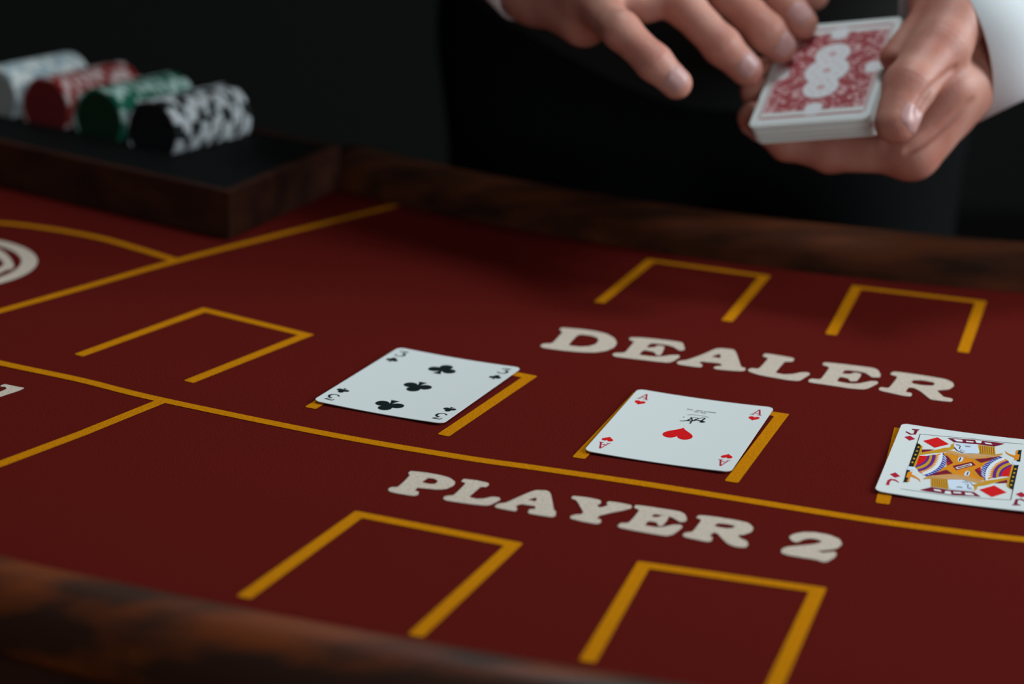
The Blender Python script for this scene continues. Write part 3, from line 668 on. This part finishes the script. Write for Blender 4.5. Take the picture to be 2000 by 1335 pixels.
for J, k in ((pinky, 'pinky'), (ring, 'ring'), (midd, 'midd'), (indx, 'indx')): RH.fingers.append((J, fr[k], .008, dorsR))
RH.fingers.append((thmb, [.014, .0125, .0115, .0095], .008, dorsR))
for J, k in ((pinky, 'pinky'), (ring, 'ring'), (midd, 'midd'), (indx, 'indx')): RH.nail(J, fr[k], dorsR)

# his left hand: deck in the palm, thumb along its side, fingers under it
LH = Hand(); LH.kp = .013
dorsL = DR @ np.array([.1, -.2, -1.0])
l_ix = [dk(.043, -.028, -.034), dk(.001, -.029, -.0305), dk(-.0215, -.026, -.0245), dk(-.0375, -.022, -.0110)]
l_md = [dk(.046, -.007, -.038), dk(-.001, -.008, -.0300), dk(-.0290, -.006, -.0235), dk(-.0390, -.004, -.006)]
l_rg = [dk(.049, .010, -.038), dk(.000, .007, -.0275), dk(-.0290, .010, -.0225), dk(-.0390, .011, -.006)]
l_lt = [dk(.054, .027, -.040), dk(.012, .026, -.0290), dk(-.0120, .026, -.0245), dk(-.0320, .026, -.0235)]
lw = [R_(1930, 122, 1.196), R_(1940, 78, 1.200), R_(1940, 25, 1.206), R_(1932, -28, 1.213)]
for J, q, r_ in ((l_ix, lw[0], .0125), (l_md, lw[1], .0125), (l_rg, lw[2], .012), (l_lt, lw[3], .0115)): LH.palm.append((q, J[0], .0150, r_))
l_th = [R_(1880, 10, 1.180), R_(1836, 92, 1.164), R_(1776, 168, 1.146), R_(1749, 240, 1.137)]
l_tr = [.0185, .0148, .0126, .0105]
LH.palm += [(R_(1812, 48, 1.180), R_(1746, 112, 1.170), .0105, .0075), (lw[1], R_(1880, 5, 1.185), .018, .018), (lw[0], R_(1850, 175, 1.17), .014, .012), (R_(1850, 175, 1.17), l_ix[0], .012, .012), (lw[2], R_(1850, 0, 1.20), .019, .017), (R_(1850, 0, 1.20), l_rg[0], .016, .012)]
fl_e = np.array([.475, 1.30, T + .225])
for q in lw: LH.palm.append((q, q + (fl_e - lw[1]) * .26,   .0145, .0160))
for J in (l_ix, l_md, l_rg): LH.fingers.append((J, [.0122, .0104, .0094, .0084], .006, dorsL))
LH.fingers.append((l_lt, [.0115, .0092, .0084, .0074], .006, dorsL))
dth = DR @ np.array([.93, -.35, .12])
LH.fingers.append((l_th, l_tr, .004, dth))
cre = [([(1866, 134), (1846, 150), (1822, 172), (1804, 196), (1790, 222)], .0011), ([(1900, 196), (1868, 226), (1836, 254), (1800, 280), (1770, 296)], .0009)]
cre = [([LH.trace(*q) for q in smooth_line(c_, 4)], r_) for c_, r_ in cre]; LH.creases = cre
LH.nail(l_th, l_tr, dth, .80, -.25, .95)
LH.nail(l_ix, [.0122, .0104, .0094, .0084], DR @ np.array([-1, -.1, .3])); LH.nail(l_md, [.0122, .0104, .0094, .0084], DR @ np.array([-1, -.1, .3]))

# trunk, head, arms (coarser), all in one body mesh
shR, shL = np.array([-.075, 1.49, T + .54]), np.array([.335, 1.49, T + .54]); elR, elL = fa, fl_e
pel, chest, neck, hd = np.array([.13, 1.57, T + .16]), np.array([.13, 1.49, T + .46]), np.array([.13, 1.46, T + .64]), np.array([.13, 1.42, T + .78])
def f32(P): return P.astype(np.float32)
def trunk(P, g=0.0):
    d = elli(P, pel, (.165 + g, .115 + g, .16 + g)); d = smin(d, elli(P, (.13, 1.53, T + .30), (.160 + g, .115 + g, .16 + g)), .08)
    d = smin(d, elli(P, chest, (.185 + g, .118 + g, .17 + g)), .08); return smin(d, seg(P, shR + [.03, 0, 0], shL - [.03, 0, 0], .055 + g, .055 + g), .06)
def arms(P, g=0.0, cut=0.0):
    d = None
    for s_, e_, w_ in ((shR, elR, wr[1]), (shL, elL, lw[1])):
        w2 = w_ + (e_ - w_) * (.25 + cut)
        a = smin(seg(P, s_, e_, .052 + g, .040 + g), seg(P, e_, w2, .040 + g, .030 + g), .03); d = a if d is None else np.minimum(d, a)
    return d
hips = [np.array([.045, 1.59, T + .06]), np.array([.215, 1.59, T + .06])]
def legs(P, g=0.0):
    d = None
    for i, hp in enumerate(hips):
        x = hp[0] + (-.02 if i == 0 else .02); kn, an = np.array([x, 1.585, .47]), np.array([x, 1.62, .09])
        a = smin(seg(P, hp, kn, .082 + g, .058 + g), seg(P, kn, an, .056 + g, .040 + g), .04); d = a if d is None else np.minimum(d, a)
    return d
def head(P):
    d = elli(P, hd, (.076, .098, .112)); d = smin(d, elli(P, hd + [0, -.035, -.055], (.056, .062, .066)), .03)
    d = smin(d, seg(P, hd + [0, -.092, .015], hd + [0, -.112, -.022], .008, .014), .012)
    for s_ in (-1, 1):
        d = smin(d, elli(P, hd + [s_ * .077, .01, -.01], (.010, .018, .030)), .008); d = smin(d, elli(P, hd + [s_ * .032, -.082, .028], (.028, .012, .009)), .014)
    d = smin(d, seg(P, hd + [-.02, -.096, -.062], hd + [.02, -.096, -.062], .006, .006), .008)
    return smin(d, seg(P, neck - [0, 0, .06], hd + [0, .02, -.08], .058, .055), .03)
parts = [grid_mesh(lambda P: smin(smin(np.minimum(arms(P), legs(P)), trunk(P), .04), head(P), .02), (-.26, 1.15, .03), (.58, 1.76, T + .92), .009)]
parts += [RH.mesh(.0010), LH.mesh(.0010)]
V, Fc = [], []
for p, f_ in parts:
    o_ = len(V); V += list(p); Fc += [tuple(i + o_ for i in q) for q in f_]
person = empty('person', (.13, 1.59, 0)); tag(person, 'person in white shirt and black vest holding a deck and reaching over it', 'person')
def pv(name, V, Fc, m, sm=True, parent=person):
    o = link(name, mesh(name, np.asarray(V) - np.array([.13, 1.59, 0]), Fc), m, parent, sm); return o
body = pv('body', V, Fc, SKIN)
for h_ in (RH, LH):
    for V2, F2 in h_.nails: o = pv('fingernail', V2, F2, NAIL, parent=body)
p, f_ = grid_mesh(lambda P: smin(trunk(P, .010), arms(P, .010, .04), .03) , (-.30, 1.10, T + .05), (.62, 1.76, T + .70), .008)
shirt = pv('shirt', p, f_, SHIRT)
def vest_sdf(P):
    d = trunk(P, .024); d = np.maximum(d, -(np.minimum(seg(P, shR, elR, .075, .06), seg(P, shL, elL, .075, .06)))); d = np.maximum(d, P[..., 2] - (T + .58))
    return d
p, f_ = grid_mesh(vest_sdf, (-.26, 1.36, T - .06), (.52, 1.76, T + .66), .008); pv('vest', p, f_, VEST)
p, f_ = grid_mesh(lambda P: smin(legs(P, .014), elli(P, (.13, 1.59, T + .08), (.178, .13, .14)), .05), (-.12, 1.40, .04), (.38, 1.78, T + .26), .009); pv('trousers', p, f_, TROU)
for hp, sx in ((hips[0], -.02), (hips[1], .02)):
    x = hp[0] + sx; p, f_ = grid_mesh(lambda P: np.maximum(smin(elli(P, (x, 1.53, .04), (.048, .14, .045)), seg(P, (x, 1.62, .05), (x, 1.62, .11), .047, .05), .03), -P[..., 2]), (x - .09, 1.35, -.02), (x + .09, 1.72, .19), .006)
    pv('shoe', p, f_, BLACKP)
p, f_ = grid_mesh(lambda P: np.maximum(elli(P, hd + [0, .012, .02], (.084, .100, .112)), -np.minimum(elli(P, hd + [0, -.09, -.05], (.075, .075, .115)), P[..., 2] - (hd[2] - .06))), hd - .15, hd + .15, .005); pv('hair', p, f_, HAIR)
for s_ in (-1, 1):
    p, f_ = grid_mesh(lambda P: elli(P, hd + [s_ * .032, -.086, .008], (.013, .010, .009)), hd + [s_ * .032 - .02, -.11, -.01], hd + [s_ * .032 + .02, -.06, .03], .0015); pv('eye', p, f_, WINK)
def cuff(center, axis, rx, ry, updir, length, th_=.0016, n=64):
    """open shirt cuff: a thick elliptical tube that flares a little towards the hand"""
    ax = axis / np.linalg.norm(axis); u = updir - ax * (updir @ ax); u /= np.linalg.norm(u); v = np.cross(ax, u)
    V, Fc = [], []; rings = [(0.0, 0.0), (-.0006, th_ * .5), (.0, th_), (length * .25, th_ * 1.4), (length * .7, th_), (length, th_), (length, 0.0), (length * .5, 0.0)]
    for t, e in rings:
        for k in range(n):
            a = 2 * math.pi * k / n; wob = .0008 * math.sin(3 * a + t * 90)
            V.append(center + ax * t + u * (ry + e + wob) * math.cos(a) + v * (rx + e + wob) * math.sin(a))
    m_ = len(rings)
    for i in range(m_):
        for k in range(n): Fc.append((i * n + k, i * n + (k + 1) % n, ((i + 1) % m_) * n + (k + 1) % n, ((i + 1) % m_) * n + k))
    o = pv('shirt_cuff', V, Fc, SHIRT, parent=shirt)
    bm = bmesh.new(); bm.from_mesh(o.data); bmesh.ops.recalc_face_normals(bm, faces=bm.faces[:]); bm.to_mesh(o.data); bm.free()
axL = fl_e - lw[1]; axR = fa - wr[1]
cuff(R_(1848, 84, 1.199), axL, .040, .0425, np.array([0, 0, 1.0]), .095)
cuff(R_(1082, -72, 1.240), axR, .034, .040, np.array([.3, -.2, .9]), .085)
